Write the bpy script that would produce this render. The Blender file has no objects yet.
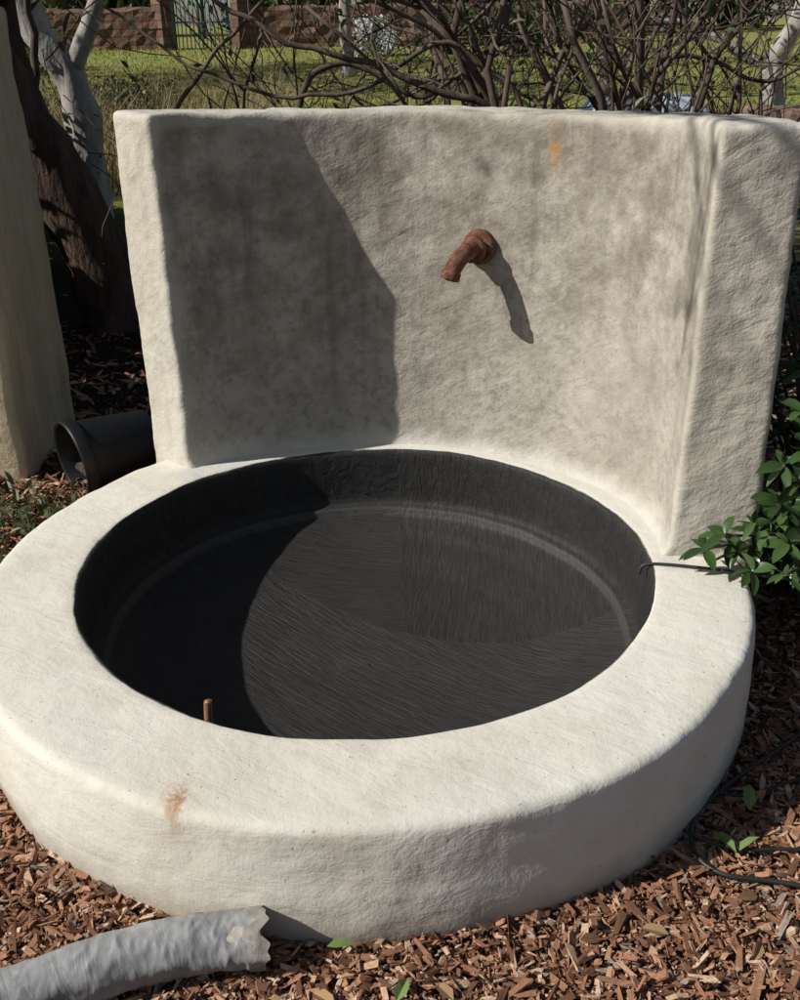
import bpy, math, random
import numpy as np
from mathutils import Vector, Matrix, noise

random.seed(23); rng = np.random.default_rng(7)
scene = bpy.context.scene
col = scene.collection
R = math.radians

# ------------------------------------------------------------------ helpers
class MB:
    def __init__(s): s.v=[]; s.f=[]; s.m=[]
    def add(s, vs, fs, mat=0):
        o=len(s.v); s.v.extend(vs)
        for f in fs: s.f.append(tuple(i+o for i in f)); s.m.append(mat)
    def build(s, name, mats, smooth=True, parent=None):
        me=bpy.data.meshes.new(name); me.from_pydata([tuple(p) for p in s.v],[],s.f)
        for m in mats: me.materials.append(m)
        me.polygons.foreach_set("material_index", s.m)
        me.polygons.foreach_set("use_smooth",[smooth]*len(s.f))
        me.update()
        ob=bpy.data.objects.new(name,me); col.objects.link(ob)
        if parent: ob.parent=parent
        return ob

def empty(name, loc=(0,0,0)):
    e=bpy.data.objects.new(name,None); col.objects.link(e); e.location=loc; e.empty_display_size=.1
    return e

def np_mesh(name, V, F, mats, attr=None, smooth=False, parent=None):
    me=bpy.data.meshes.new(name); n=len(V); m,k=F.shape
    me.vertices.add(n); me.vertices.foreach_set("co",V.astype(np.float32).ravel())
    me.loops.add(m*k); me.loops.foreach_set("vertex_index",F.astype(np.int32).ravel())
    me.polygons.add(m); me.polygons.foreach_set("loop_start",np.arange(0,m*k,k,dtype=np.int32))
    try: me.polygons.foreach_set("loop_total",np.full(m,k,dtype=np.int32))
    except Exception: pass
    for mt in mats: me.materials.append(mt)
    me.polygons.foreach_set("use_smooth",np.full(m,smooth))
    me.update(calc_edges=True); me.validate()
    if attr:
        for an,av in attr.items():
            a=me.attributes.new(an,'FLOAT','POINT'); a.data.foreach_set("value",av.astype(np.float32))
    ob=bpy.data.objects.new(name,me); col.objects.link(ob)
    if parent: ob.parent=parent
    return ob

def tube(mb, pts, rad, sides=7, mat=0, cap=True):
    pts=[Vector(p) for p in pts]; n=len(pts)
    if not hasattr(rad,'__len__'): rad=[rad]*n
    t=(pts[1]-pts[0]).normalized()
    up=Vector((0,0,1)) if abs(t.z)<.9 else Vector((1,0,0))
    u=t.cross(up).normalized(); vs=[]
    for i in range(n):
        if i==0: t=(pts[1]-pts[0])
        elif i==n-1: t=pts[-1]-pts[-2]
        else: t=pts[i+1]-pts[i-1]
        t.normalize(); u=(u-t*u.dot(t)).normalized(); w=t.cross(u)
        for k in range(sides):
            a=2*math.pi*k/sides
            vs.append(pts[i]+(u*math.cos(a)+w*math.sin(a))*rad[i])
    fs=[]
    for i in range(n-1):
        for k in range(sides):
            k2=(k+1)%sides
            fs.append((i*sides+k,i*sides+k2,(i+1)*sides+k2,(i+1)*sides+k))
    if cap:
        fs.append(tuple(range(sides))[::-1]); fs.append(tuple((n-1)*sides+k for k in range(sides)))
    mb.add(vs,fs,mat)

def spline(ctrl, n):
    P=[Vector(c) for c in ctrl]; P=[P[0]*2-P[1]]+P+[P[-1]*2-P[-2]]; out=[]
    segs=len(P)-3
    for i in range(n):
        x=i/(n-1)*segs; s=min(int(x),segs-1); t=x-s
        a,b,c,d=P[s:s+4]
        out.append(.5*((2*b)+(c-a)*t+(2*a-5*b+4*c-d)*t*t+(-a+3*b-3*c+d)*t**3))
    return out

# ------------------------------------------------------------------ node materials
class NT:
    def __init__(s,name):
        s.m=bpy.data.materials.new(name); s.m.use_nodes=True; s.t=s.m.node_tree; s.n=s.t.nodes; s.l=s.t.links
        s.b=s.n["Principled BSDF"]; s.out=s.n["Material Output"]
        s.tc=s.n.new("ShaderNodeTexCoord")
    def link(s,a,b): s.l.new(a,b)
    def mapping(s,scale=(1,1,1),rot=(0,0,0)):
        src=s.tc.outputs['Object']
        if any(rot):
            r=s.n.new("ShaderNodeMapping"); r.inputs['Rotation'].default_value=rot; s.link(src,r.inputs[0]); src=r.outputs[0]
        m=s.n.new("ShaderNodeMapping"); m.inputs['Scale'].default_value=scale
        s.link(src,m.inputs[0]); return m.outputs[0]
    def noise(s,scale,detail=4,rough=.6,vec=None,dist=0):
        n=s.n.new("ShaderNodeTexNoise"); n.inputs['Scale'].default_value=scale; n.inputs['Detail'].default_value=detail
        n.inputs['Roughness'].default_value=rough; n.inputs['Distortion'].default_value=dist
        s.link(vec if vec is not None else s.tc.outputs['Object'],n.inputs['Vector']); return n.outputs[0]
    def ramp(s,f,stops):
        r=s.n.new("ShaderNodeValToRGB"); e=r.color_ramp.elements
        while len(e)<len(stops): e.new(.5)
        for k,(p,c) in enumerate(stops):
            e[k].position=p; e[k].color=(c,c,c,1) if not hasattr(c,'__len__') else (*c,1)
        s.link(f,r.inputs[0]); return r.outputs[0]
    def mix(s,f,a,b,mode='MIX'):
        m=s.n.new("ShaderNodeMix"); m.data_type='RGBA'; m.blend_type=mode
        for v,i in ((f,0),(a,6),(b,7)):
            if isinstance(v,(int,float)): m.inputs[i].default_value=v
            elif isinstance(v,tuple): m.inputs[i].default_value=(*v,1)
            else: s.link(v,m.inputs[i])
        return m.outputs[2]
    def math(s,op,a,b=0,clamp=False):
        m=s.n.new("ShaderNodeMath"); m.operation=op; m.use_clamp=clamp
        for v,i in ((a,0),(b,1)):
            if isinstance(v,(int,float)): m.inputs[i].default_value=v
            else: s.link(v,m.inputs[i])
        return m.outputs[0]
    def attr(s,name):
        a=s.n.new("ShaderNodeAttribute"); a.attribute_name=name; return a.outputs['Fac']
    def xyz(s):
        x=s.n.new("ShaderNodeSeparateXYZ"); s.link(s.tc.outputs['Object'],x.inputs[0]); return x.outputs
    def bump(s,h,strength=.5,dist=.01,prev=None):
        b=s.n.new("ShaderNodeBump"); b.inputs['Strength'].default_value=strength; b.inputs['Distance'].default_value=dist
        s.link(h,b.inputs['Height'])
        if prev is not None: s.link(prev,b.inputs['Normal'])
        return b.outputs[0]
    def fin(s,color=None,rough=.9,normal=None,spec=.3,metal=0):
        if color is not None:
            if isinstance(color,tuple): s.b.inputs['Base Color'].default_value=(*color,1)
            else: s.link(color,s.b.inputs['Base Color'])
        if isinstance(rough,(int,float)): s.b.inputs['Roughness'].default_value=rough
        else: s.link(rough,s.b.inputs['Roughness'])
        s.b.inputs['Specular IOR Level'].default_value=spec; s.b.inputs['Metallic'].default_value=metal
        if normal is not None: s.link(normal,s.b.inputs['Normal'])
        return s.m

def simple(name,c1,c2,scale=8,rough=.85,bump=.4,bd=.01,spec=.3,metal=0,stretch=(1,1,1)):
    t=NT(name); v=t.mapping(stretch); n=t.noise(scale,5,.65,v)
    c=t.ramp(n,[(.3,c1),(.7,c2)])
    return t.fin(c,rough,t.bump(n,bump,bd),spec,metal)

def leafmat(name,c1,c2,rough=.5,spec=.4,trans=.25):
    t=NT(name); a=t.attr('rnd'); c=t.ramp(a,[(0,c1),(1,c2)])
    t.fin(c,rough,None,spec)
    tr=t.n.new("ShaderNodeBsdfTranslucent"); t.link(c,tr.inputs[0])
    ms=t.n.new("ShaderNodeMixShader"); ms.inputs[0].default_value=trans
    t.link(t.b.outputs[0],ms.inputs[1]); t.link(tr.outputs[0],ms.inputs[2]); t.link(ms.outputs[0],t.out.inputs[0])
    return t.m

# ------------------------------------------------------------------ constants
CX,CY=-.095,2.493; RIM=.285; WTOP=1.388
SD=Vector((.950,.265,-.79)).normalized()
def fbm(p,s,o=3): return noise.fractal(Vector(p)*s,1.0,2.0,o)
def sstep(a,b,x):
    t=max(0,min(1,(x-a)/(b-a))); return t*t*(3-2*t)

def terrain(x,y):
    z=0.0
    if y>5: z+=.05*(min(y,36)-5)-.02*max(0,min(1,(y-5)/6))
    if y>36: z+=.01*min(y-36,200)
    d=math.hypot(x-CX,y-CY)
    if d<.98: z-=.25*min(1,(.98-d)/.06)
    z+=.012*noise.noise(Vector((x*2.2,y*2.2,0)))+.05*noise.noise(Vector((x*.3,y*.3,3)))*min(1,max(0,(math.hypot(x,y-2.5)-2)/5))
    return z

# ------------------------------------------------------------------ ground
def ground():
    def axis(a,b,step,outer):
        l=[a]
        while l[-1]<b: l.append(l[-1]+step)
        s=step
        while l[-1]<outer: s=min(s*1.25,12); l.append(l[-1]+s)
        s=step
        while l[0]>-outer: s=min(s*1.25,12); l.insert(0,l[0]-s)
        return l
    xs=axis(-2,2,.05,260); ys=axis(.4,5,.05,300); ys=[y for y in ys if y>-40]
    V=np.array([(x,y,terrain(x,y)) for y in ys for x in xs]); nx=len(xs)
    F=[]
    for j in range(len(ys)-1):
        for i in range(nx-1):
            a=j*nx+i; F.append((a,a+1,a+nx+1,a+nx))
    t=NT("ground_mulch_and_lawn")
    n1=t.noise(60,5,.7); n2=t.noise(3,3,.6); n3=t.noise(.5,4,.6)
    mul=t.ramp(n1,[(.3,(.03,.015,.009)),(.5,(.12,.06,.034)),(.72,(.28,.155,.09))])
    litter=t.ramp(n1,[(.3,(.012,.009,.007)),(.6,(.035,.026,.018)),(.8,(.09,.07,.05))])
    lawn=t.mix(t.ramp(t.noise(9,5,.75),[(.3,0),(.7,1)]),(.12,.15,.03),(.30,.31,.085))
    lawn=t.mix(t.ramp(n3,[(.4,0),(.65,.6)]),lawn,(.32,.28,.12))
    y=t.xyz()[1]
    yy=t.math('ADD',y,t.math('MULTIPLY',n3,5.0))
    f1=t.ramp(t.math('MULTIPLY',t.math('ADD',y,t.math('MULTIPLY',n2,.8)),.1),[(.38,0),(.45,1)])
    f2=t.ramp(t.math('MULTIPLY',yy,.05),[(.50,0),(.62,1)])
    c=t.mix(f2,t.mix(f1,mul,litter),lawn)
    m=t.fin(c,.95,t.bump(n1,.7,.02),.15)
    np_mesh("ground",V,np.array(F),[m],smooth=True)
ground()

# ------------------------------------------------------------------ plaster materials
def basin_material():
    t=NT("basin_plaster_and_black_paint")
    x,y,z=t.xyz()
    nb=t.noise(2.0,4,.6); nf=t.noise(22,5,.6); nm=t.noise(6,5,.62); ng=t.noise(190,2,.5)
    trow=t.noise(1,4,.6,t.mapping((5,15,16),(0,0,.5)),.8)
    c=t.mix(t.ramp(nb,[(.35,0),(.65,1)]),(.61,.575,.485),(.69,.665,.585))
    c=t.mix(t.ramp(nm,[(.48,0),(.70,.50)]),c,(.55,.51,.425))
    c=t.mix(t.ramp(t.noise(3.1,7,.72),[(.56,0),(.72,.35)]),c,(.45,.41,.335))
    c=t.mix(t.ramp(nf,[(.60,0),(.72,.28)]),c,(.42,.38,.31))
    c=t.mix(t.ramp(trow,[(.60,0),(.68,.25)]),c,(.74,.72,.65))
    sp=t.noise(75,3,.6); c=t.mix(t.ramp(sp,[(.68,0),(.74,.5)]),c,(.22,.18,.13))
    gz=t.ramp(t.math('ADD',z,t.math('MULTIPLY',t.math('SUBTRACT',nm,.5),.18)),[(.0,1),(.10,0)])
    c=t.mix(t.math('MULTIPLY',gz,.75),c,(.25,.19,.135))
    gr=t.attr('grout'); c=t.mix(t.math('MULTIPLY',gr,.6),c,(.54,.53,.49))
    ru=t.math('MULTIPLY',t.attr('rust'),t.ramp(t.noise(34,6,.75),[(.42,0),(.56,1)]))
    c=t.mix(ru,c,(.36,.19,.085))
    rb=t.attr('rb')
    rr=t.math('ADD',rb,t.math('MULTIPLY',t.math('SUBTRACT',t.noise(10,3,.6),.5),.008))
    zz=t.ramp(rr,[(.8030,1),(.8042,0)])
    # brush directions: back-left, back-right and a front fan
    w1=t.noise(1,4,.65,t.mapping((10,90,20),(0,0,.10)),1.0); w2=t.noise(1,4,.65,t.mapping((10,85,20),(0,0,.75)),1.1)
    w3=t.noise(1,4,.65,t.mapping((85,10,20),(0,0,.15)),1.0)
    arc=t.math('ADD',t.math('ADD',y,t.math('MULTIPLY',x,.60)),t.math('MULTIPLY',t.math('POWER',x,2),-.60))
    sel=t.ramp(t.math('ADD',t.math('ADD',arc,t.math('MULTIPLY',nb,.10)),.40),[(.655,0),(.662,1)])
    sel2=t.ramp(t.math('ADD',t.math('ADD',x,.5),t.math('MULTIPLY',nb,.06)),[(.625,0),(.630,1)])
    br=t.mix(sel,w2,t.mix(sel2,w1,w3))
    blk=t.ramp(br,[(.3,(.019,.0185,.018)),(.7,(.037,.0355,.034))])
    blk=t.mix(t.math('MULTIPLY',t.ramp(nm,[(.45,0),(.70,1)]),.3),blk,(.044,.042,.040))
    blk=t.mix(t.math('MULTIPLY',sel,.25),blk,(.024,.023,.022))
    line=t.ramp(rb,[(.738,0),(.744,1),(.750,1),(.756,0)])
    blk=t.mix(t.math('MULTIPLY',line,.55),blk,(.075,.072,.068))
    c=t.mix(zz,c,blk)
    hp=t.math('ADD',t.math('ADD',t.math('MULTIPLY',nf,.45),t.math('MULTIPLY',ng,.07)),t.math('MULTIPLY',trow,.55))
    hp=t.math('SUBTRACT',hp,t.math('MULTIPLY',t.ramp(sp,[(.68,0),(.76,1)]),.15))
    hb=t.mix(zz,hp,br)
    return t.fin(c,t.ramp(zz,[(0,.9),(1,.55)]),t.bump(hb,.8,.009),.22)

def lathe_basin():
    prof=[(1.052,-.06),(1.056,.03),(1.058,.12),(1.053,.20),(1.048,.25)]
    for k in range(1,7):
        a=k/7*math.pi/2; prof.append((1.047-.026+.026*math.cos(a),.259+.026*math.sin(a)))
    prof+=[(1.0,.286),(.90,.288),(.825,.288)]
    for k in range(1,7):
        a=k/7*math.pi/2; prof.append((.812-.02*math.sin(a),.270+.018*math.cos(a)))
    prof+=[(.790,.262),(.786,.20),(.782,.13),(.777,.100),(.768,.090),(.752,.087),(.747,.078),(.743,.064),(.735,.057),(.65,.014),(.5,-.030),(.3,-.056),(.1,-.068),(.004,-.070)]
    pts=[]
    for (a,b) in zip(prof[:-1],prof[1:]):
        d=math.dist(a,b); n=max(1,int(d/.011))
        for i in range(n): pts.append((a[0]+(b[0]-a[0])*i/n,a[1]+(b[1]-a[1])*i/n))
    pts.append(prof[-1]); S=400; n=len(pts)
    V=[];ru=[];gr=[];rb=[]
    for (r,z) in pts:
        for k in range(S):
            a=2*math.pi*k/S; ca,sa=math.cos(a),math.sin(a)
            p=Vector((r*ca,r*sa,z))
            d2=fbm(p,9,3)
            if r>.7:
                dr=(.006*fbm(p,2.3,2)+.0030*d2); dz=.005*fbm(p+Vector((5,2,1)),3,3)+.0010*d2
                if r<.80: dr=.007*fbm(Vector((ca*.8,sa*.8,0)),3,3)+.0020*d2
                if r>1.0:
                    q=sstep(.95,1.04,r)
                    dr+=.010*fbm(Vector((ca,sa,z*2)),1.6,2)+q*.014*max(0,-sa)
                if r<.80 and z<.2: dz*=.4
            else: dr=0; dz=.0035*fbm(p,4,3)
            dr-=.022*ca*ca*min(1,r/.75)
            rr=r+dr; V.append((rr*ca,rr*sa,z+dz)); rb.append(r)
            q=Vector((r*ca+CX,r*sa+CY,z))
            g=math.exp(-(((q.x+.43)/.026)**2+((q.y-1.53)/.035)**2+((q.z-.27)/.05)**2))*1.1
            g+=.35*math.exp(-(((q.x+.62)/.02)**2+((q.y-1.72)/.02)**2))
            ru.append(min(1,g))
            ang=math.degrees(math.atan2(r*ca,r*sa))
            gr.append(1.0 if (-48<ang<98 and r<.9) else 0)
    V=np.array(V); F=[]
    for i in range(n-1):
        for k in range(S):
            k2=(k+1)%S; F.append((i*S+k,i*S+k2,(i+1)*S+k2,(i+1)*S+k))
    F=np.array(F)[:,::-1]
    return np_mesh("basin",V,F,[basin_material()],{'rust':np.array(ru),'grout':np.array(gr),'rb':np.array(rb)},smooth=True)
fountain=empty("fountain_basin",(CX,CY,0))
b=lathe_basin(); b.parent=fountain

t=NT("copper"); copper=t.fin(t.ramp(t.noise(60,5),[(.3,(.24,.11,.065)),(.7,(.50,.27,.17))]),.55,None,.4,.4)
mb=MB(); tube(mb,[(-.335,-.672,.02),(-.334,-.671,.2),(-.330,-.664,.288)],[.0090]*3,18,0,cap=False)
tube(mb,[(-.330,-.664,.2881),(-.333,-.670,.22)],[.0072]*2,18,0,cap=True)
mb.build("copper_pipe_stub",[copper],parent=fountain)

# ------------------------------------------------------------------ curved wall
def wall_material():
    t=NT("weathered_wall_plaster")
    x,y,z=t.xyz(); inn=t.attr('inner')
    nb=t.noise(1.9,4,.6); nm=t.noise(6.5,8,.70); nf=t.noise(30,5,.68); ng=t.noise(170,2,.5)
    drip=t.noise(1,5,.65,t.mapping((14,14,1.2)),.15)
    trow=t.noise(1,4,.6,t.mapping((6,6,17),(.3,.4,0)),.8)
    c=t.mix(t.ramp(nb,[(.38,0),(.62,1)]),(.49,.452,.37),(.56,.53,.455))
    c=t.mix(t.ramp(nf,[(.56,0),(.70,.32)]),c,(.35,.315,.25))
    w=t.mix(t.ramp(nm,[(.36,0),(.66,1)]),(.475,.435,.365),(.345,.31,.255))
    w=t.mix(t.ramp(nb,[(.42,0),(.62,.45)]),w,(.46,.425,.36))
    hz=t.ramp(t.math('ADD',z,t.math('MULTIPLY',t.math('SUBTRACT',nb,.5),1.1)),[(.50,0.08),(1.22,1)])
    dk=t.math('MULTIPLY',t.ramp(nm,[(.40,.15),(.60,1)]),hz)
    w=t.mix(t.math('MULTIPLY',dk,.62),w,(.150,.127,.100))
    sp=t.math('MULTIPLY',t.ramp(nf,[(.50,0),(.60,1)]),t.ramp(nb,[(.35,.3),(.6,.9)]))
    w=t.mix(t.math('MULTIPLY',sp,.42),w,(.175,.15,.12))
    w=t.mix(t.math('MULTIPLY',t.ramp(drip,[(.50,0),(.68,1)]),t.math('MULTIPLY',hz,.45)),w,(.105,.092,.076))
    w=t.mix(t.math('MULTIPLY',t.ramp(t.noise(4.1,7,.72),[(.56,0),(.66,1)]),.28),w,(.58,.55,.48))
    w=t.mix(t.ramp(t.noise(70,3,.6),[(.62,0),(.70,.4)]),w,(.12,.10,.08))
    base=t.ramp(t.math('ADD',z,t.math('MULTIPLY',t.math('SUBTRACT',nm,.5),.12)),[(.29,1),(.36,0)])
    w=t.mix(t.math('MULTIPLY',base,.7),w,(.55,.53,.475))
    side=t.mix(t.math('MULTIPLY',t.ramp(drip,[(.5,0),(.7,1)]),.35),c,(.32,.285,.23))
    side=t.mix(t.math('MULTIPLY',t.ramp(nm,[(.48,0),(.64,1)]),.35),side,(.38,.34,.28))
    c=t.mix(inn,side,w)
    topk=t.math('MULTIPLY',t.ramp(z,[(WTOP-.05,0),(WTOP-.005,1)]),t.ramp(nm,[(.35,.2),(.6,1)]))
    c=t.mix(t.math('MULTIPLY',topk,.5),c,(.42,.38,.31))
    ru=t.math('MULTIPLY',t.attr('rust'),t.ramp(nf,[(.40,.1),(.55,1)]))
    c=t.mix(ru,c,(.42,.21,.05))
    h=t.math('ADD',t.math('ADD',t.math('MULTIPLY',nf,.5),t.math('MULTIPLY',ng,.08)),t.math('MULTIPLY',trow,.5))
    return t.fin(c,.95,t.bump(h,.8,.012),.15)

A0,A1=R(-43.5),R(92); RM=.87; TH=.225
def rin(a):
    d=math.degrees(a)
    pts=[(-60,.895),(-46,.888),(-20,.865),(20,.85),(50,.865),(70,.87),(95,.835)]
    for (a0,r0),(a1,r1) in zip(pts[:-1],pts[1:]):
        if d<=a1: return r0+(r1-r0)*sstep(a0,a1,d)
    return pts[-1][1]
def build_wall():
    L=(A1-A0)*RM; H=WTOP+.1; step=.0115; rad=.018
    dims=(L,TH,H); cnt=[max(2,round(d/step)) for d in dims]
    verts={}; V=[];par=[];F=[]
    def vid(i,j,k):
        key=(i,j,k)
        if key in verts: return verts[key]
        p=[i/cnt[0]*L,j/cnt[1]*TH,k/cnt[2]*H]
        q=[min(max(p[0],rad),L-rad),min(max(p[1],rad),TH-rad),min(max(p[2],0),H-rad)]
        d=Vector(p)-Vector(q)
        if d.length>1e-9: d=d.normalized()*rad
        s=Vector(q)+d
        a=A0+(s.x/L)*(A1-A0); z=s.z-.1
        r=rin(a)+s.y
        hh=(z-RIM)/1.1; fl=s.x/L
        a+= R(-.5)*max(0,hh)*max(0,1-fl*5)
        tin=1-s.y/TH
        if z<.45: r-= tin*.020*math.exp(-max(0,z-RIM)/.02)
        r+= (.5-s.y/TH)*.02*max(0,hh)
        z+= max(0,hh)*(.016*sstep(.25,0,fl)+.018*sstep(.7,1,fl))
        pos=Vector((r*math.sin(a),r*math.cos(a),z))
        n1=fbm(pos,1.7,2); n2=fbm(pos+Vector((3,3,3)),6,3); n3=fbm(pos,22,3)
        nrm=Vector((math.sin(a),math.cos(a),0)); tan=Vector((math.cos(a),-math.sin(a),0))
        pos+= nrm*(.009*n1+.004*n2+.0010*n3)
        if s.x<rad or s.x>L-rad: pos+= tan*(.008*fbm(pos,3,3)+.003*n3)
        if k>cnt[2]-4: pos.z+= .008*fbm(pos,2.2,3)+.006*n2+.003*n3
        V.append(tuple(pos)); par.append((s.x,s.y,z,a)); verts[key]=len(V)-1
        return verts[key]
    a,b,c=cnt
    for i in range(a):
        for k in range(c):
            F.append((vid(i,0,k),vid(i+1,0,k),vid(i+1,0,k+1),vid(i,0,k+1)))
            F.append((vid(i,b,k),vid(i,b,k+1),vid(i+1,b,k+1),vid(i+1,b,k)))
        for j in range(b):
            F.append((vid(i,j,c),vid(i+1,j,c),vid(i+1,j+1,c),vid(i,j+1,c)))
    for j in range(b):
        for k in range(c):
            F.append((vid(0,j,k),vid(0,j,k+1),vid(0,j+1,k+1),vid(0,j+1,k)))
            F.append((vid(a,j,k),vid(a,j+1,k),vid(a,j+1,k+1),vid(a,j,k+1)))
    V=np.array(V); F=np.array(F)[:,::-1]
    inner=[];rust=[]
    for (sx,sy,z,an),p in zip(par,V):
        e=min(sx,L-sx); w=fbm(Vector(p),5,3)*.03
        v=1.0 if sy<.015 else max(0,1-(sy-.015)/.02)
        v*=min(1,max(0,(e+w-.01)/.04)); v*=min(1,max(.35,(WTOP-z+w)/.04)); inner.append(v)
        px,py=p[0]+CX,p[1]+CY
        rust.append(min(1,1.0*math.exp(-(((px-.47)/.016)**2+((z-1.29)/.050)**2)) if sy<.05 else 0))
    ob=np_mesh("curved_wall",V,F,[wall_material()],{'inner':np.array(inner),'rust':np.array(rust)},smooth=True)
    ob.parent=fountain
build_wall()

# ------------------------------------------------------------------ spout
def spout():
    e=empty("rusty_water_spout",(.262,3.262,.985))
    t=NT("rusted_iron"); n=t.noise(40,6,.75); n2=t.noise(9,4,.6)
    c=t.ramp(n,[(.3,(.05,.022,.015)),(.5,(.15,.062,.040)),(.7,(.27,.145,.10))])
    c=t.mix(t.ramp(n2,[(.5,0),(.7,.5)]),c,(.20,.115,.085))
    m=t.fin(c,.92,t.bump(n,1,.008),.2)
    d=Vector((-.47,-.88,0)).normalized(); s=Vector((-.20,-.1,0))
    ctrl=[-d*.03,d*.02,d*.055+Vector((0,0,.004)),d*.092+s*.08+Vector((0,0,-.010)),d*.118+s*.16+Vector((0,0,-.042)),d*.126+s*.2+Vector((0,0,-.074))]
    pts=spline(ctrl,26); mb=MB()
    rad=[.032-.007*(i/25)**.8 for i in range(26)]
    for i in range(22,26): rad[i]+=.0045
    sides=28
    tube(mb,pts,rad,sides,0,cap=False)
    o=25*sides
    cen=pts[-1]; ring=[mb.v[o+k] for k in range(sides)]
    inn=[cen+(q-cen)*.78 for q in ring]; deep=[q-(pts[-1]-pts[-3]).normalized()*.04 for q in inn]
    mb.add(ring+inn+deep,[(k,(k+1)%sides,sides+(k+1)%sides,sides+k) for k in range(sides)]+[(sides+k,sides+(k+1)%sides,2*sides+(k+1)%sides,2*sides+k) for k in range(sides)]+[tuple(2*sides+k for k in range(sides))],0)
    tube(mb,[-d*.03,d*.004,d*.012,d*.016],[.055,.055,.051,.043],30,0)
    tube(mb,[d*.030,d*.033,d*.052,d*.056],[.031,.041,.041,.031],30,0)
    ob=mb.build("spout_pipe",[m],parent=e)
    for v in ob.data.vertices:
        p=v.co; v.co=p+Vector((1,1,1))*(.0022*fbm(p,45,3)+.002*fbm(p,14,2))
spout()

# ------------------------------------------------------------------ left garden wall
def pillar():
    t=NT("cream_garden_wall"); n=t.noise(3,5,.65); nf=t.noise(26,6,.66)
    c=t.mix(t.ramp(n,[(.35,0),(.65,1)]),(.56,.47,.30),(.62,.54,.38))
    c=t.mix(t.ramp(nf,[(.5,0),(.7,.45)]),c,(.38,.33,.24))
    dr=t.noise(1,5,.6,t.mapping((9,9,.9)))
    c=t.mix(t.math('MULTIPLY',t.ramp(dr,[(.45,0),(.65,1)]),.5),c,(.30,.27,.21))
    m=t.fin(c,.95,t.bump(t.math('ADD',n,nf),.6,.012),.15)
    x0,x1,y0,y1,z1=-4.2,-1.475,3.70,4.40,1.72
    V=[];F=[];ids={}
    dims=(x1-x0,y1-y0,z1+.1); cnt=[90,30,70]; rad=.025
    def vid(i,j,k):
        if (i,j,k) in ids: return ids[(i,j,k)]
        p=Vector((i/cnt[0]*dims[0],j/cnt[1]*dims[1],k/cnt[2]*dims[2]))
        q=Vector((min(max(p.x,rad),dims[0]-rad),min(max(p.y,rad),dims[1]-rad),min(p.z,dims[2]-rad)))
        d=p-q
        if d.length>1e-9: d=d.normalized()*rad
        s=q+d+Vector((x0,y0,-.1)); n=.016*fbm(s,2,3)+.003*fbm(s,14,2)
        s+=Vector((n,n,n*.5)); s.x-= .03*(s.z/1.7)
        V.append(tuple(s)); ids[(i,j,k)]=len(V)-1; return len(V)-1
    a,b,c=cnt
    for i in range(a):
        for k in range(c):
            F.append((vid(i,0,k),vid(i+1,0,k),vid(i+1,0,k+1),vid(i,0,k+1)))
            F.append((vid(i,b,k),vid(i,b,k+1),vid(i+1,b,k+1),vid(i+1,b,k)))
        for j in range(b): F.append((vid(i,j,c),vid(i+1,j,c),vid(i+1,j+1,c),vid(i,j+1,c)))
    for j in range(b):
        for k in range(c):
            F.append((vid(0,j,k),vid(0,j,k+1),vid(0,j+1,k+1),vid(0,j+1,k)))
            F.append((vid(a,j,k),vid(a,j+1,k),vid(a,j+1,k+1),vid(a,j,k+1)))
    np_mesh("garden_wall",np.array(V),np.array(F),[m],smooth=True)
pillar()

# ------------------------------------------------------------------ plant pot lying on its side
def bucket():
    ax=Vector((-.80,-.60,-.08)).normalized()
    e=empty("plastic_plant_pot",(-1.12,3.67,.155)); e.scale=(1.2,)*3
    blk=simple("black_plastic",(.006,.006,.0065),(.011,.011,.012),30,.45,.1,.002,.4)
    soil=simple("potting_soil",(.03,.02,.014),(.14,.11,.085),60,.95,1,.02)
    mb=MB(); c=-ax*.14
    prof=[(0,.0),(.082,.0),(.090,.006),(.118,.22),(.119,.228),(.119,.232),(.132,.235),(.134,.268),(.132,.274),(.127,.276),(.119,.272),(.113,.22),(.086,.012),(0,.012)]
    up=Vector((0,0,1)); u=ax.cross(up).normalized(); w=ax.cross(u); S=56
    vs=[]
    for r,h in prof:
        for k in range(S):
            a=2*math.pi*k/S; vs.append(c+ax*h+(u*math.cos(a)+w*math.sin(a))*max(r,.0005))
    fs=[(i*S+k,i*S+(k+1)%S,(i+1)*S+(k+1)%S,(i+1)*S+k) for i in range(len(prof)-1) for k in range(S)]
    mb.add(vs,fs,0); ob=mb.build("pot_shell",[blk],parent=e)
    md=ob.modifiers.new("b","BEVEL"); md.width=.002; md.segments=2; md.limit_method='ANGLE'
    mb=MB(); N=24; vs=[]
    dn=(Vector((0,0,-1))-ax*Vector((0,0,-1)).dot(ax)).normalized()
    for i in range(N+1):
        for j in range(N+1):
            s=i/N; q=(j/N*2-1); h=.02+s*.22; rr=.086+.027*(h/.22)
            lvl=-rr*(.10+.45*s); xx=q*math.sqrt(max(0,rr*rr-lvl*lvl))*.97
            vs.append(c+ax*h+u*xx+dn*(-lvl)+dn*-.014*noise.noise(Vector((s*9,q*7,0))))
    mb.add(vs,[(i*(N+1)+j,i*(N+1)+j+1,(i+1)*(N+1)+j+1,(i+1)*(N+1)+j) for i in range(N) for j in range(N)],0)
    mb.build("soil",[soil],parent=e)
bucket()

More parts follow.
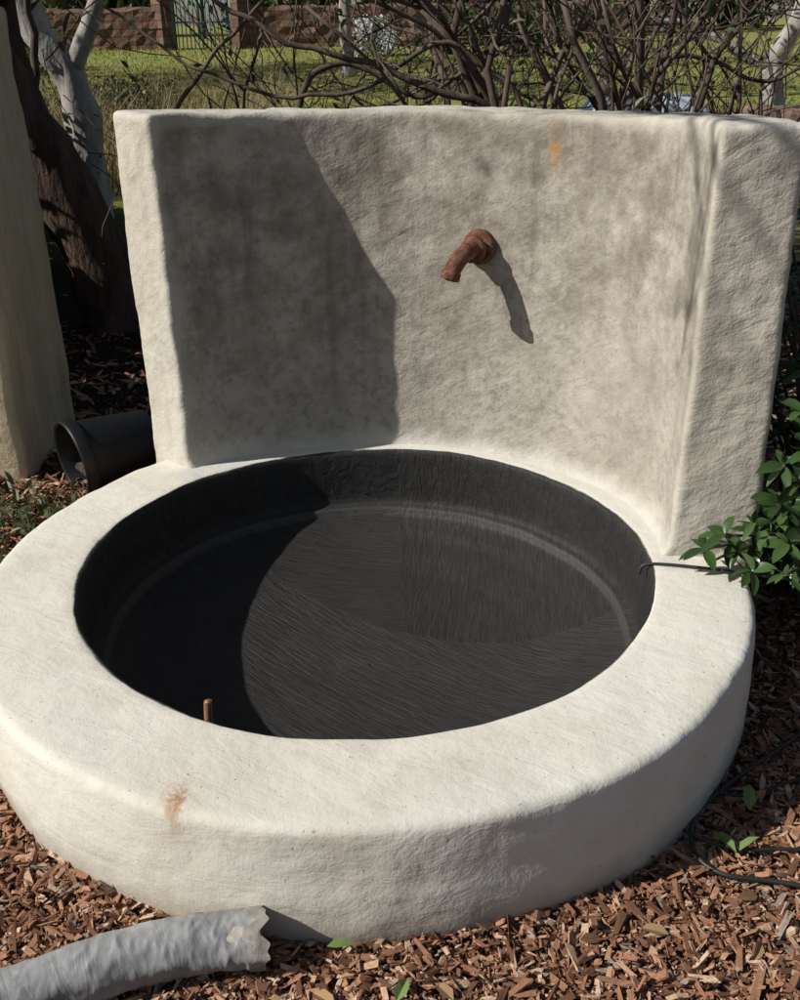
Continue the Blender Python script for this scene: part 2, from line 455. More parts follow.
# ------------------------------------------------------------------ sleeved pipe bottom left
def pipe():
    t=NT("grey_plastic_sleeve"); n=t.noise(13,4,.6)
    wr=t.noise(1,3,.55,t.mapping((26,9,9),(0,0,-.35)),1.0)
    c=t.mix(t.ramp(n,[(.35,0),(.7,1)]),(.21,.21,.21),(.34,.34,.335))
    c=t.mix(t.ramp(wr,[(.55,0),(.66,.45)]),c,(.11,.11,.115))
    c=t.mix(t.ramp(wr,[(.30,.4),(.40,0)]),c,(.44,.44,.43))
    m=t.fin(c,.50,t.bump(t.math('ADD',t.math('MULTIPLY',wr,.6),t.math('MULTIPLY',n,.4)),.6,.010),.45)
    O=Vector((-.285,1.392,.058)); e=empty("sleeved_drain_pipe",O)
    ctrl=[(-1.35,.95,.06),(-1.05,1.11,.058),(-.80,1.225,.058),(-.58,1.325,.060),(-.42,1.375,.062),(-.275,1.392,.062)]
    NP=300; pts=[p-O for p in spline(ctrl,NP)]
    mb=MB(); S=72; vs=[]
    for i,p in enumerate(pts):
        tn=(pts[min(i+1,NP-1)]-pts[max(i-1,0)]).normalized(); u=tn.cross(Vector((0,0,1))).normalized(); w=u.cross(tn)
        X=i*.005
        for k in range(S):
            a=2*math.pi*k/S; cy,cz=math.cos(a)*.35,math.sin(a)*.35
            wx=X+.03*math.sin(a+1)+.02*noise.noise(Vector((X*4,cy*4,cz*4)))
            r=.054+.0035*noise.noise(Vector((X*7,cy*5,cz*5)))
            fold=abs(noise.noise(Vector((wx*13,cy*3.5,cz*3.5)))); r+=.0075*(.28-fold)*(1 if fold<.28 else .3)
            fold2=abs(noise.noise(Vector((wx*28,cy*5+3,cz*5)))); r+=.0028*(.25-fold2)
            if i>NP-12: r+=.003*(i-NP+12)/11
            off=Vector((0,0,0))
            if i>NP-6: off=tn*.010*noise.noise(Vector((math.cos(a)*1.2,math.sin(a)*1.2,2)))*(i-NP+6)/5
            vs.append(p+u*math.cos(a)*r+w*math.sin(a)*r*.95+off)
    mb.add(vs,[(i*S+k,i*S+(k+1)%S,(i+1)*S+(k+1)%S,(i+1)*S+k) for i in range(NP-1) for k in range(S)],0)
    last=vs[-S:]; cen=sum(last,Vector())/S; tn=(pts[-1]-pts[-2]).normalized(); inn=[cen+(q-cen)*.9 for q in last]; dp=[cen+(q-cen)*.82-tn*.12 for q in last]
    mb.add(last+inn+dp,[(k,(k+1)%S,S+(k+1)%S,S+k) for k in range(S)]+[(S+k,S+(k+1)%S,2*S+(k+1)%S,2*S+k) for k in range(S)]+[tuple(2*S+k for k in range(S))],1)
    # loose beige liner fabric at the cut end
    lin=[]
    for j in range(6):
        for k in range(S):
            a=2*math.pi*k/S; q=cen+(last[k]-cen)*(1.035+.02*noise.noise(Vector((math.cos(a)*2,math.sin(a)*2,j*.4))))
            lin.append(q+tn*(-.018+j*.006+(.012*noise.noise(Vector((math.cos(a)*3,math.sin(a)*3,5))) if j in(0,5) else 0)))
    mb.add(lin,[(j*S+k,j*S+(k+1)%S,(j+1)*S+(k+1)%S,(j+1)*S+k) for j in range(5) for k in range(S)],1)
    mb.build("pipe_sleeve",[m,simple("pipe_cuff",(.18,.165,.14),(.36,.335,.29),40,.9,.6,.005)],parent=e)
pipe()

# ------------------------------------------------------------------ mulch chips
def chips():
    def area(x0,x1,y0,y1,dens):
        n=int((x1-x0)*(y1-y0)*dens); return np.c_[rng.uniform(x0,x1,n),rng.uniform(y0,y1,n)]
    P=np.vstack([area(-1.5,1.5,.75,2.1,15500),area(-2.0,-.95,2.1,3.7,6500),area(.85,2.1,2.1,3.4,6500),area(-2.5,2.5,3.6,6,500)])
    d=np.hypot(P[:,0]-CX,P[:,1]-CY)
    P=P[d>1.01]; n=len(P)
    Lh=rng.gamma(2.3,.0042,n).clip(.0025,.034); W=(Lh*rng.uniform(.16,.6,n)).clip(.0014,.008); T=rng.uniform(.0005,.0024,n)
    far=P[:,1]>3.6; Lh[far]*=1.6; W[far]*=1.8
    box=np.array([(-1,-.6,-1),(1,-.8,-1),(1,.5,-1),(-1,1,-1),(-1,-.6,1),(1,-.8,1),(1,.5,1),(-1,1,1)],float)
    B=box[None]*np.stack([Lh,W,T],1)[:,None]*(1+rng.uniform(-.5,.5,(n,8,3)))
    B[:,:,2]+= (B[:,:,0]**2)*rng.uniform(-9,9,(n,1))
    yaw=rng.uniform(0,2*np.pi,n); pit=rng.normal(0,.38,n); rol=rng.normal(0,.5,n)
    def rot(B,ax,an):
        c,s=np.cos(an)[:,None],np.sin(an)[:,None]; i,j=[(1,2),(2,0),(0,1)][ax]
        a,b=B[:,:,i].copy(),B[:,:,j].copy(); B[:,:,i]=a*c-b*s; B[:,:,j]=a*s+b*c
    rot(B,0,rol); rot(B,1,pit); rot(B,2,yaw)
    z=np.array([terrain(a,b) for a,b in P])+rng.uniform(.001,.020,n)
    B+= np.stack([P[:,0],P[:,1],z],1)[:,None]
    V=B.reshape(-1,3); f=np.array([(0,3,2,1),(4,5,6,7),(0,1,5,4),(1,2,6,5),(2,3,7,6),(3,0,4,7)])
    F=((np.arange(n)*8)[:,None,None]+f[None]).reshape(-1,4)
    t=NT("wood_chips"); a=t.attr('rnd'); nn=t.noise(150,3,.6)
    c=t.ramp(a,[(0,(.06,.03,.018)),(.25,(.19,.088,.05)),(.55,(.34,.165,.095)),(.8,(.46,.27,.165)),(.94,(.60,.44,.31)),(1,(.25,.22,.19))])
    c=t.mix(t.ramp(nn,[(.4,0),(.7,.5)]),c,(.12,.062,.038))
    m=t.fin(c,.85,None,.2)
    np_mesh("wood_chip_mulch",V,F,[m],{'rnd':np.repeat(rng.uniform(0,1,n),8)})
chips()

# ------------------------------------------------------------------ leaves
def leaf_cloud(P, size, name, mat, asp=.4, parent=None, fold=.25, sizevar=.4, dirs=None, droop=0):
    n=len(P)
    L=size*(1+rng.uniform(-sizevar,sizevar,n)); W=L*asp
    prof=np.array([(0,0,0),(.3,.5,1),(.7,.42,1),(1,0,.0),(.7,-.42,1),(.3,-.5,1),(.5,0,0)],float)
    if dirs is None: d=rng.normal(0,1,(n,3))
    else: d=dirs+rng.normal(0,.15,(n,3))*np.array([1,1,.3])
    d[:,2]-=droop
    d/=np.linalg.norm(d,axis=1)[:,None]
    u=np.cross(d,rng.normal(0,1,(n,3))*np.array([.5,.5,.2])+np.array([0,0,1.0])) ; u/=np.linalg.norm(u,axis=1)[:,None]+1e-9
    w=np.cross(u,d)
    V=P[:,None]+d[:,None]*(prof[None,:,0:1]*L[:,None,None])+u[:,None]*(prof[None,:,1:2]*W[:,None,None])+w[:,None]*(prof[None,:,2:3]*W[:,None,None]*fold) - np.array([0,0,1.])*((prof[None,:,0:1]**2)*L[:,None,None]*.12)
    tri=np.array([(0,6,1),(1,6,2),(2,6,3),(0,5,6),(5,4,6),(4,3,6)])
    F=(np.arange(n)*7)[:,None,None]+tri[None]
    return np_mesh(name,V.reshape(-1,3),F.reshape(-1,3),[mat],{'rnd':np.repeat(rng.uniform(0,1,n),7)},parent=parent,smooth=False)

M_glossy=leafmat("glossy_leaf",(.018,.042,.012),(.070,.125,.034),.3,.5,.15)
M_gum=leafmat("gum_leaf",(.05,.065,.025),(.13,.15,.065),.5,.4,.2)
M_far=leafmat("distant_leaf",(.03,.045,.015),(.12,.15,.05),.6,.3,.2)
M_dry=leafmat("dry_grass",(.22,.17,.08),(.48,.40,.22),.8,.2,.2)
M_grass=leafmat("grass_blade",(.12,.15,.03),(.36,.37,.11),.7,.2,.2)
M_litter=leafmat("fallen_leaf",(.10,.05,.025),(.42,.27,.13),.7,.3,.1)
M_green=leafmat("green_leaf",(.12,.20,.045),(.27,.36,.13),.5,.4,.2)
M_bark=simple("dark_bark",(.035,.024,.018),(.16,.11,.082),10,.95,1,.04,.1,0,(1,1,.22))
M_pale=simple("pale_bark",(.17,.15,.13),(.46,.43,.385),6,.9,.9,.03,.15,0,(1,1,.35))
M_twig=simple("vine_bark",(.045,.032,.025),(.18,.135,.105),14,.95,.8,.01,.1,0,(1,1,.3))

def grow(mb,p,d,L,r,depth,tips,sides=8,curl=.35,kids=(2,4),mat=0,up=.15,rmin=.003,ratio=.62):
    n=max(5,int(7+depth)); pts=[p]; rad=[r]; q=p.copy(); dd=d.normalized()
    for i in range(n):
        dd=(dd+Vector((random.gauss(0,curl),random.gauss(0,curl),random.gauss(0,curl)+up))*.45).normalized()
        q=q+dd*L/n; pts.append(q.copy()); rad.append(max(rmin,r*(1-.55*(i+1)/n)))
    tube(mb,pts,rad,sides,mat)
    if depth<=0: tips.append((pts[-1],dd)); tips.append((pts[-2],dd)); return
    for k in range(random.randint(*kids)):
        i=random.randint(max(1,n//3),n); a=random.uniform(0,6.28)
        o=dd.orthogonal().normalized(); o.rotate(Matrix.Rotation(a,3,dd))
        nd=(dd*random.uniform(.5,1)+o*random.uniform(.5,1.0)).normalized()
        grow(mb,pts[i].copy(),nd,L*random.uniform(.55,.8),rad[i]*ratio,depth-1,tips,max(4,sides-2),curl,kids,mat,up,rmin,ratio)

def tips_cloud(tips,per,spread):
    T=np.array([tuple(t[0]) for t in tips]); P=np.repeat(T,per,0); return P+rng.normal(0,spread,P.shape)

def tree(name,trunk,rad,branches,bark,leaf,lsize,per,spread,depth=3,asp=.3):
    e=empty(name,tuple(trunk[0])); o=Vector(trunk[0]); mb=MB(); tips=[]
    pts=[p-o for p in spline(trunk,22)]
    rr=[rad[0]+(rad[1]-rad[0])*(i/21)**.8 for i in range(22)]; rr[0]*=1.4; rr[1]*=1.2; rr[2]*=1.08
    tube(mb,pts,rr,24,0)
    for v in mb.v:
        k=.045*noise.noise(v*5)+.03*noise.noise(Vector((v.x*14,v.y*14,v.z*3))); v.x+=k*min(1,rad[0]*6); v.y+=k*min(1,rad[0]*6)
    for (f,d,L) in branches:
        i=int(f*21); grow(mb,pts[i].copy(),Vector(d),L,rr[i]*.62,depth,tips,10)
    mb.build("trunk_and_limbs",[bark],parent=e)
    if per and tips:
        leaf_cloud(tips_cloud(tips,per,spread),lsize,"foliage",leaf,asp,parent=e,droop=.5)
    return e

tree("lawn_shade_tree",[(-1.66,6.0,-.05),(-1.74,5.95,.45),(-1.93,5.9,1.0),(-2.14,5.85,1.55),(-2.32,5.95,2.3),(-2.5,6.4,3.4)],(.20,.12),
     [(.50,(-.5,.5,1),1.4),(.75,(.3,.7,1),1.5),(.95,(-.5,.6,1),1.5),(1,(.1,.6,1),1.4)],M_bark,M_gum,.13,18,.30)
tree("lawn_shade_tree",[(-2.62,9.0,.1),(-2.6,9.0,.8),(-2.66,9.0,1.35),(-2.95,9.0,1.9),(-3.2,9.1,3.4)],(.17,.10),
     [(.50,(.5,.1,1),2.2),(.8,(-.5,.1,1),1.8),(1,(.2,.2,1),1.8)],M_pale,M_gum,.13,22,.32)
tree("lawn_shade_tree",[(-2.15,7.4,.05),(-2.3,7.4,.7),(-2.55,7.5,1.5),(-2.9,7.6,2.6)],(.07,.04),
     [(.6,(.6,.1,1),1.2),(1,(-.4,.1,1),1.2)],M_twig,M_gum,.12,14,.25,2)
tree("lawn_shade_tree",[(5.1,14.5,.4),(5.0,14.5,1.2),(5.3,14.5,1.9),(5.2,14.6,3.4)],(.16,.09),
     [(.3,(-1,0,.55),2.0),(.55,(.8,.1,.7),2.0),(.8,(-.5,.2,1),2),(1,(.3,-.2,1),2)],M_pale,M_gum,.16,16,.40)
tree("lawn_shade_tree",[(3.3,17,.5),(3.2,17,1.6),(3.4,17,2.6),(3.2,17,4.2)],(.13,.07),
     [(.5,(1,0,.7),2.0),(.7,(-.8,.1,.7),2.0),(1,(.3,.2,1),2)],M_bark,M_gum,.16,12,.42)
tree("lawn_shade_tree",[(-6.5,18,.6),(-6.4,18,2.0),(-6.1,18,3.3),(-6.3,18,5)],(.16,.09),
     [(.5,(1,0,.6),2.4),(.7,(-.8,.1,.7),2.4),(1,(.3,.2,1),2.4)],M_bark,M_gum,.16,18,.5)
tree("lawn_shade_tree",[(-.9,22,.8),(-.95,22,2.0),(-.8,22,3.3),(-1.0,22,5)],(.13,.08),
     [(.5,(1,0,.6),2.4),(.7,(-.8,.1,.7),2.4),(1,(.3,.2,1),2.4)],M_pale,M_gum,.16,14,.5)
tree("lawn_shade_tree",[(-9.5,22,.8),(-9.4,22,2.2),(-9.2,22,3.6),(-9.4,22,5.2)],(.18,.10),  # out-of-frame tree added to throw dappled shade across the lawn
     [(.5,(1,0,.7),2.6),(.7,(-.8,.1,.7),2.4),(1,(.3,.2,1),2.4)],M_bark,M_far,.26,18,.6)
tree("lawn_shade_tree",[(-5.2,13.2,.4),(-5.3,13.2,1.8),(-5.2,13.2,3.0),(-5.4,13.2,4.4)],(.15,.09),  # second tree added out of frame, also shading the lawn
     [(.55,(1,.2,.8),2.2),(.7,(-.8,.1,.7),2.2),(1,(.3,.2,1),2.2)],M_bark,M_far,.22,18,.5)
def side_tree():
    e=empty("bare_tree",(-4.6,5.0,0)); o=Vector((-4.6,5.0,0)); mb=MB(); tips=[]
    tube(mb,[p-o for p in spline([(-4.6,5,-.1),(-4.55,4.9,1.3),(-4.6,4.7,2.6),(-4.3,4.3,3.6)],16)],[.13-.05*i/15 for i in range(16)],12)
    # fine outer twigs whose soft shadows reach the right wing of the wall
    limb=spline([(-4.3,4.3,3.6),(-3.9,3.5,4.2),(-3.4,2.6,4.50),(-3.05,1.95,4.58),(-2.85,1.35,4.50)],30)
    tube(mb,[p-o for p in limb],[.06-.046*i/29 for i in range(30)],8)
    for i,dv,L in [(21,(.5,.1,-.3),.6),(22,(.6,-.3,.3),.6),(24,(.2,-.1,-.8),.5),(25,(.5,-.2,.5),.5),(26,(.3,-.4,-.6),.5),(28,(.4,-.3,-.4),.5),(29,(.1,-.6,-.3),.5)]:
        grow(mb,limb[i]-o,Vector(dv),L,.015,2,tips,5,.35,(1,3),0,-.05,.004)
    mb.build("trunk_and_limbs",[M_bark],parent=e)
    leaf_cloud(tips_cloud(tips,2,.06),.07,"foliage",M_gum,.25,parent=e,droop=.6)
side_tree()

def shrub(name,bases,leafn,curl=.42,kids=(2,4)):
    e=empty(name,bases[0][0]); o=Vector(bases[0][0]); mb=MB(); tips=[]
    for (b,d,L,r,dep) in bases:
        grow(mb,Vector(b)-o,Vector(d),L,r,dep,tips,8,curl,kids,0,.12,.003,.6)
    for v in mb.v:
        if v.y+o.y<4.0: v.y=4.0-o.y+(4.0-o.y-v.y)*.5
    mb.build("stems",[M_twig],parent=e)
    for i,t_ in enumerate(tips):
        if t_[0].y+o.y<4.0: t_[0].y=4.0-o.y+(4.0-o.y-t_[0].y)*.5
    leaf_cloud(tips_cloud(tips,leafn,.06),.045,"leaves",M_gum,.45,parent=e)
bs=[]
for i in range(20):
    x=random.gauss(.80,.19); y=random.uniform(4.8,5.5)
    bs.append(((x,y,0),(random.gauss(0,.14),random.gauss(0,.12),1),random.uniform(1.8,2.4),random.uniform(.018,.042),2))
shrub("bare_shrub",bs,2,.5)
bs=[]
for i in range(14):
    x=random.uniform(-1.1,.3); y=random.uniform(5.2,6.4)
    bs.append(((x,y,0),(random.gauss(-.1,.4),random.gauss(0,.2),1),random.uniform(1.3,1.9),random.uniform(.008,.018),2))
shrub("bare_shrub",bs,1)
bs=[]
for i in range(10):
    x=random.uniform(1.3,2.3); y=random.uniform(5.0,6.2)
    bs.append(((x,y,0),(random.gauss(0,.3),random.gauss(0,.2),1),random.uniform(1.3,1.8),random.uniform(.010,.022),2))
shrub("bare_shrub",bs,2)
def canes():
    e=empty("climbing_vine",(0,4.7,0)); mb=MB(); o=Vector((0,4.7,0))
    C=[[(.7,4.9,0),(.55,4.8,1.1),(.1,4.75,1.42),(-.55,4.8,1.62),(-1.1,4.9,2.0)],
       [(.75,4.8,0),(.6,4.8,1.2),(.2,4.8,1.55),(-.2,4.8,1.36),(-.8,4.9,1.44),(-1.3,5,1.75)],
       [(-.4,5,0),(-.45,5,1.2),(-.25,5,1.5),(.1,5,1.35),(.5,5,1.55)],
       [(.9,4.9,0),(1.0,4.9,1.25),(1.3,4.9,1.5),(1.7,5,1.38),(2.1,5,1.6)],
       [(-1.3,5.2,0),(-1.1,5.1,1.1),(-.8,5,1.55),(-.3,5,1.9)],
       [(.5,4.7,0),(.65,4.75,1.3),(.9,4.8,1.7),(1.2,4.9,2.0)],
       [(.95,4.7,0),(.75,4.75,1.2),(.55,4.8,1.6),(.5,4.9,2.0)]]
    for c in C:
        p=spline(c,40); p=[q-o+Vector((.04*noise.noise(q*5),.0,.04*noise.noise(q*5+Vector((9,0,0))))) for q in p]
        r=random.uniform(.012,.022); tube(mb,p,[r*(1-.6*i/39) for i in range(40)],8,0)
    mb.build("canes",[M_twig],parent=e)
canes()

def blades(name,P,h,w,mat,lean=.35):
    n=len(P); z=np.array([terrain(a,b) for a,b in P]); H=h*(1+rng.uniform(-.5,.4,n))
    yaw=rng.uniform(0,6.28,n); lx=rng.normal(0,lean,n); ly=rng.normal(0,lean,n)
    b=np.stack([P[:,0],P[:,1],z-.02],1); u=np.stack([np.cos(yaw)*w,np.sin(yaw)*w,np.zeros(n)],1)
    mid=b+np.stack([lx*H*.3,ly*H*.3,H*.6],1); tip=b+np.stack([lx*H,ly*H,H],1)
    V=np.stack([b-u,b+u,mid+u*.7,mid-u*.7,tip],1).reshape(-1,3)
    F=(np.arange(n)*5)[:,None,None]+np.array([(0,1,2),(0,2,3),(3,2,4)])[None]
    np_mesh(name,V,F.reshape(-1,3),[mat],{'rnd':np.repeat(rng.uniform(0,1,n),5)})
c=rng.uniform((-6.5,9.5),(-1.2,14),(120,2)); P=np.repeat(c,60,0)+rng.normal(0,.14,(7200,2))
blades("dry_grass",P,.75,.006,M_dry,.4)
P=np.c_[rng.uniform(-13,13,26000),rng.uniform(12.5,31,26000)]
blades("lawn_grass",P,.09,.012,M_grass,.5)

# ------------------------------------------------------------------ distant things
def stone_wall():
    t=NT("red_stone_masonry")
    v=t.n.new("ShaderNodeTexBrick"); v.inputs['Scale'].default_value=1; v.inputs['Mortar Size'].default_value=.02
    v.inputs['Brick Width'].default_value=.42; v.inputs['Row Height'].default_value=.2
    v.inputs['Color1'].default_value=(.15,.07,.05,1); v.inputs['Color2'].default_value=(.24,.14,.10,1); v.inputs['Mortar'].default_value=(.08,.065,.055,1)
    mp=t.mapping((1,1,1),(R(90),0,0)); t.link(mp,v.inputs[0])
    c=t.mix(t.ramp(t.noise(3,5,.7),[(.4,0),(.65,.8)]),v.outputs[0],(.10,.075,.06))
    m=t.fin(c,.95,t.bump(t.noise(8,5,.7),.8,.05),.1)
    e=empty("stone_wall",(0,31,1.2))
    for nm,x0,x1 in (("wall_run_1",-20,-6.35),("wall_run_2",-4.25,6.5)):
        V=[];F=[];nx=int((x1-x0)/.2);nz=8
        rows=[(0,-.3)]+[(0,k*.15) for k in range(nz)]+[(.12,1.13),(.45,1.13),(.5,1.0),(.5,-.3)]
        for (dy,dz) in rows:
            for i in range(nx+1):
                x=x0+(x1-x0)*i/nx; p=Vector((x,dy,dz))
                V.append((x,dy+.09*noise.noise(p*4),dz+(.09*noise.noise(p*2.5) if dz>.9 else 0)))
        for j in range(len(rows)-1):
            for i in range(nx): F.append((j*(nx+1)+i,j*(nx+1)+i+1,(j+1)*(nx+1)+i+1,(j+1)*(nx+1)+i))
        np_mesh(nm,np.array(V),np.array(F),[m],parent=e)
    mb=MB()
    for x in (-6.35,-4.25): tube(mb,[(x,.1,-.3),(x,.1,1.6),(x,.1,1.68)],[.32,.32,.36],4,0)
    mb.build("gate_piers",[m],parent=e,smooth=False)
stone_wall()
def gate():
    g=simple("verdigris_paint",(.05,.13,.12),(.10,.22,.20),12,.5,.2,.004,.5)
    e=empty("metal_gate",(-5.3,31.05,1.15)); mb=MB()
    for x in np.linspace(-.78,.78,15): tube(mb,[(x,0,.02),(x,0,1.55+.12*math.cos(x*2))],.016,6)
    for z in (.12,.8,1.5): tube(mb,[(-.82,0,z),(.82,0,z)],.028,6)
    for x in (-.82,0,.82): tube(mb,[(x,0,0),(x,0,1.7)],.035,8)
    mb.build("gate_bars",[g],parent=e)
gate()
def bush(name,c,rx,ry,rz,n,size,mat,clumps=0,jit=.18):
    e=empty(name,c); mb=MB(); tips=[]
    for k in range(7): grow(mb,Vector((0,0,0)),Vector((random.gauss(0,.25),random.gauss(0,.25),1)),rz*.7,.03,1,tips,6,.3,(2,3),0,.15,.004,.5)
    mb.build("stems",[M_twig],parent=e)
    cl=rng.uniform(-1,1,(clumps or max(8,n//90),3))*np.array([rx,ry,rz*.6])+np.array([0,0,rz*.8])
    P=cl[rng.integers(0,len(cl),n)]+rng.normal(0,jit,(n,3))*np.array([rx,ry,rz]); P[:,2]=np.abs(P[:,2])
    leaf_cloud(P,size,"foliage",mat,.5,parent=e)
M_white=leafmat("white_blossom",(.45,.47,.42),(.75,.75,.7),.6,.3,.2)
bush("white_flowering_shrub",(-.45,27.5,1.05),.45,.4,.55,2000,.10,M_white)
bush("offscreen_shade_shrub",(2.4,27,1.05),1.2,.8,.7,3500,.12,M_far)
bush("offscreen_shade_shrub",(-9,24,.9),1.6,1.0,.9,4000,.12,M_far)
bush("offscreen_shade_shrub",(-3.3,13,.4),.9,.6,.45,2500,.08,M_gum)
bush("offscreen_shade_shrub",(-3.45,5.9,0),.55,1.2,1.2,9000,.12,M_far,90,.14)  # unseen bush added behind the garden wall to shade the ground beside it
bush("offscreen_shade_shrub",(-3.5,8.2,0),.5,.8,1.0,4000,.12,M_far,50,.14)
def tarp():
    e=empty("tarpaulin_covered_pile",(3.25,14.2,.42)); V=[];F=[];n=40
    for j in range(n+1):
        for i in range(n+1):
            x=(i/n*2-1);y=(j/n*2-1); m=max(abs(x),abs(y)); z=.42*(1-min(1,max(0,(m-.72)/.28))**1.5)
            V.append((x*.85,y*.55,z+.05*noise.noise(Vector((x*3,y*3,0)))-.02))
    for j in range(n):
        for i in range(n): F.append((j*(n+1)+i,j*(n+1)+i+1,(j+1)*(n+1)+i+1,(j+1)*(n+1)+i))
    np_mesh("tarpaulin",np.array(V),np.array(F),[simple("pale_blue_tarp",(.36,.42,.50),(.48,.55,.64),5,.5,.4,.02,.4)],smooth=True,parent=e)
tarp()
def rocks():
    m=simple("brown_rock",(.12,.07,.05),(.33,.22,.17),3,.95,1,.04,.1)
    for k,(x,y,s) in enumerate([(4.4,13.2,.35),(5.0,13.6,.3),(3.9,13.9,.22),(5.6,13.2,.4)]):
        bm_=MB(); V=[];S=20
        for j in range(S//2+1):
            for i in range(S):
                th=math.pi*j/(S//2); ph=2*math.pi*i/S; d=Vector((math.sin(th)*math.cos(ph),math.sin(th)*math.sin(ph),math.cos(th)))
                r=s*(1+.35*noise.noise(d*1.6+Vector((k*5,0,0)))+.1*noise.noise(d*5)); V.append(Vector((d.x*r*1.2,d.y*r,d.z*r*.75)))
        bm_.add(V,[(j*S+i,j*S+(i+1)%S,(j+1)*S+(i+1)%S,(j+1)*S+i) for j in range(S//2) for i in range(S)])
        ob=bm_.build("rock",[m],smooth=False); ob.location=(x,y,terrain(x,y)+s*.3)
rocks()
def far_trees():
    e=empty("distant_trees",(0,40,1.6)); mb=MB(); P=[]
    for k in range(44):
        x=random.uniform(-30,30); y=random.uniform(-4,14); h=random.uniform(4,9)
        o=Vector((x,y,-.3))
        tube(mb,[o,o+Vector((.1,0,h*.5)),o+Vector((random.gauss(0,.4),0,h*.85))],[.16,.12,.05],7)
        for c in range(random.randint(9,14)):
            cc=np.array([x+random.gauss(0,1.2),y+random.gauss(0,1.1),random.uniform(.12,1)*h])
            P.append(cc+rng.normal(0,.45,(60,3)))
    mb.build("trunks",[M_bark],parent=e)
    leaf_cloud(np.vstack(P),.50,"foliage",M_far,.5,parent=e)
far_trees()

# ------------------------------------------------------------------ glossy shrub at right
def glossy():
    e=empty("glossy_leaved_shrub",(1.25,2.75,0)); o=Vector((1.25,2.75,0)); mb=MB(); P=[];D=[]
    ends=[(.80,2.37,.36),(.84,2.33,.42),(.90,2.31,.46),(.95,2.33,.52),(.98,2.28,.42),(.88,2.36,.36),(1.04,2.36,.58),(.96,2.22,.36),(1.03,2.30,.50),(.97,2.36,.60),(.90,2.28,.34),
          (1.0,2.40,.44),(1.04,2.45,.66),(1.13,2.42,.40),(1.05,2.34,.34),(1.1,2.3,.62),(1.02,2.42,.72),(1.0,2.3,.66),(.93,2.26,.54),
          (1.12,2.35,.25),(1.08,2.2,.26),(1.15,2.12,.22),(1.2,2.2,.45),(1.05,2.15,.40)]
    for i in range(46):
        y=random.uniform(2.45,3.25); ends.append((random.uniform(1.03,1.5) ,y,random.uniform(.35,1.25)))
    for q in ends:
        q=Vector(q)-o; s=Vector((random.gauss(0,.05),random.gauss(0,.05),0)); mid=(s+q)*.5+Vector((.03,0,.10))
        p=spline([s,mid,q],12); tube(mb,p,[.007*(1-.5*i/11) for i in range(12)],6)
        d=((p[-1]-p[-2]).normalized()+Vector((0,0,.6))).normalized()
        for w in range(4):
            c=p[-1-w*2]; nn=6 if w==0 else 4
            for k in range(nn):
                a=k/nn*6.28+w*.5+random.uniform(-.4,.4); u=d.orthogonal().normalized(); u.rotate(Matrix.Rotation(a,3,d))
                P.append(tuple(c+d*random.uniform(-.012,.012))); D.append(tuple(u*.9+d*random.uniform(.0,.9)))
    mb.build("stems",[M_twig],parent=e)
    V=[];F=[];rn=[]
    for pp,dd in zip(P,D):
        p=Vector(pp); d=Vector(dd).normalized(); L=random.uniform(.035,.085); W=L*random.uniform(.19,.27)
        up=Vector((random.gauss(0,.4),random.gauss(0,.4),1)); u=d.cross(up).normalized(); w=u.cross(d)
        b=len(V); ns=8; rv=random.random(); dr=random.uniform(.05,.45)
        for s in range(ns+1):
            t_=s/ns; wd=W*math.sin(math.pi*min(1,t_*.97+.02))**.75*(1-.15*t_); cpt=p+d*L*t_-Vector((0,0,1))*L*dr*t_*t_
            for q in (-1,0,1): V.append(tuple(cpt+u*q*wd+w*abs(q)*wd*.35)); rn.append(rv)
        for s in range(ns):
            for q in (0,1): a=b+s*3+q; F.append((a,a+1,a+4,a+3))
    np_mesh("leaves",np.array(V),np.array(F),[M_glossy],{'rnd':np.array(rn)},smooth=True,parent=e)
glossy()

# ------------------------------------------------------------------ hoses / cables
M_hose=simple("black_rubber",(.012,.012,.012),(.03,.03,.03),30,.5,.1,.001,.5)
def hose(name,ctrl,r):
    o=Vector(ctrl[0]); e=empty(name,ctrl[0]); mb=MB(); tube(mb,[p-o for p in spline(ctrl,70)],r,10); mb.build("hose_length",[M_hose],parent=e)
hose("irrigation_tube",[(.645,2.42,.262),(.67,2.42,.291),(.80,2.385,.297),(.90,2.345,.300),(1.0,2.33,.29),(1.15,2.30,.27),(1.4,2.25,.2)],.0042)
hose("garden_cable",[(1.2,2.2,.03),(.95,2.0,.03),(.78,1.87,.028),(.65,1.75,.028),(.61,1.64,.03),(.65,1.57,.028),(.78,1.54,.028),(1.1,1.44,.03)],.005)
hose("garden_cable",[(.58,1.82,.03),(.60,1.70,.03),(.70,1.635,.034),(.85,1.63,.03),(1.15,1.58,.03)],.004)
hose("garden_cable",[(1.3,2.02,.03),(.9,1.85,.03),(.76,1.80,.03),(.66,1.84,.028),(.60,1.78,.028)],.0035)

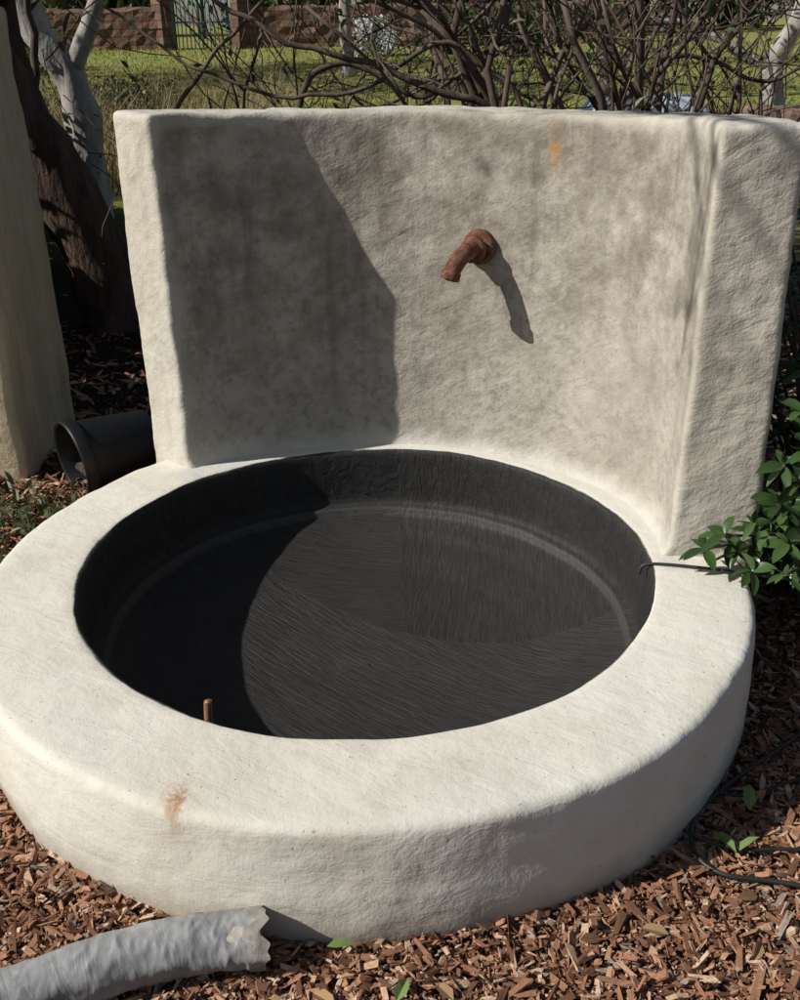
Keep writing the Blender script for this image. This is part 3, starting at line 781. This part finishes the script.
# ------------------------------------------------------------------ fallen leaves
n=260; P=np.c_[rng.uniform(-2,1.8,n),rng.uniform(.8,3.6,n)]; P=P[np.hypot(P[:,0]-CX,P[:,1]-CY)>1.10]
P3=np.c_[P,[terrain(a,b)+.024 for a,b in P]]
D=rng.normal(0,1,(len(P3),3)); D[:,2]*=.12
leaf_cloud(P3,.045,"fallen_leaves",M_litter,.45,dirs=D)
P3=np.array([(.66,1.68,.04),(.70,1.62,.04),(-.15,1.385,.045),(.76,1.74,.04),(-1.15,1.9,.035),(-.02,1.27,.035)])
D=np.array([(.3,-1,.1),(1,.3,.1),(1,.2,.05),(.2,1,.3),(1,.5,0),(.5,1,0)],float)
leaf_cloud(P3,.065,"green_leaves",M_green,.4,dirs=D,sizevar=.2)
c=rng.uniform((-2.0,2.7),(-1.15,3.5),(700,2)); P3=np.c_[c,np.array([terrain(a,b) for a,b in c])+rng.uniform(.01,.10,700)]
P3=P3[np.hypot(P3[:,0]-CX,P3[:,1]-CY)>1.12]
leaf_cloud(P3,.055,"weeds",M_gum,.3)

# ------------------------------------------------------------------ light
el=math.asin(-SD.z); az=math.atan2(-SD.x,-SD.y)
sun=bpy.data.lights.new("sun",'SUN'); sun.energy=5.0; sun.angle=R(.5); sun.color=(1,.965,.905)
so=bpy.data.objects.new("sun",sun); col.objects.link(so); so.rotation_euler=SD.to_track_quat('-Z','Y').to_euler(); so.location=(-8,-3,8)
w=bpy.data.worlds.new("World"); scene.world=w; w.use_nodes=True
nt=w.node_tree; bg=nt.nodes["Background"]; sk=nt.nodes.new("ShaderNodeTexSky"); sk.sky_type='NISHITA'; sk.sun_disc=False
sk.sun_elevation=el; sk.sun_rotation=az; nt.links.new(sk.outputs[0],bg.inputs[0]); bg.inputs[1].default_value=.06

cam=bpy.data.cameras.new("camera"); co=bpy.data.objects.new("camera",cam); col.objects.link(co)
cam.sensor_fit='VERTICAL'; cam.sensor_height=36; cam.lens=36*1.015; cam.clip_end=1000; cam.clip_start=.05
co.matrix_world=Matrix.Translation((0,0,1.605))@Matrix.Rotation(R(90-24.7),4,'X')@Matrix.Rotation(R(-.8),4,'Z')
scene.camera=co
scene.view_settings.view_transform='Standard'; scene.view_settings.look='None'; scene.view_settings.exposure=0
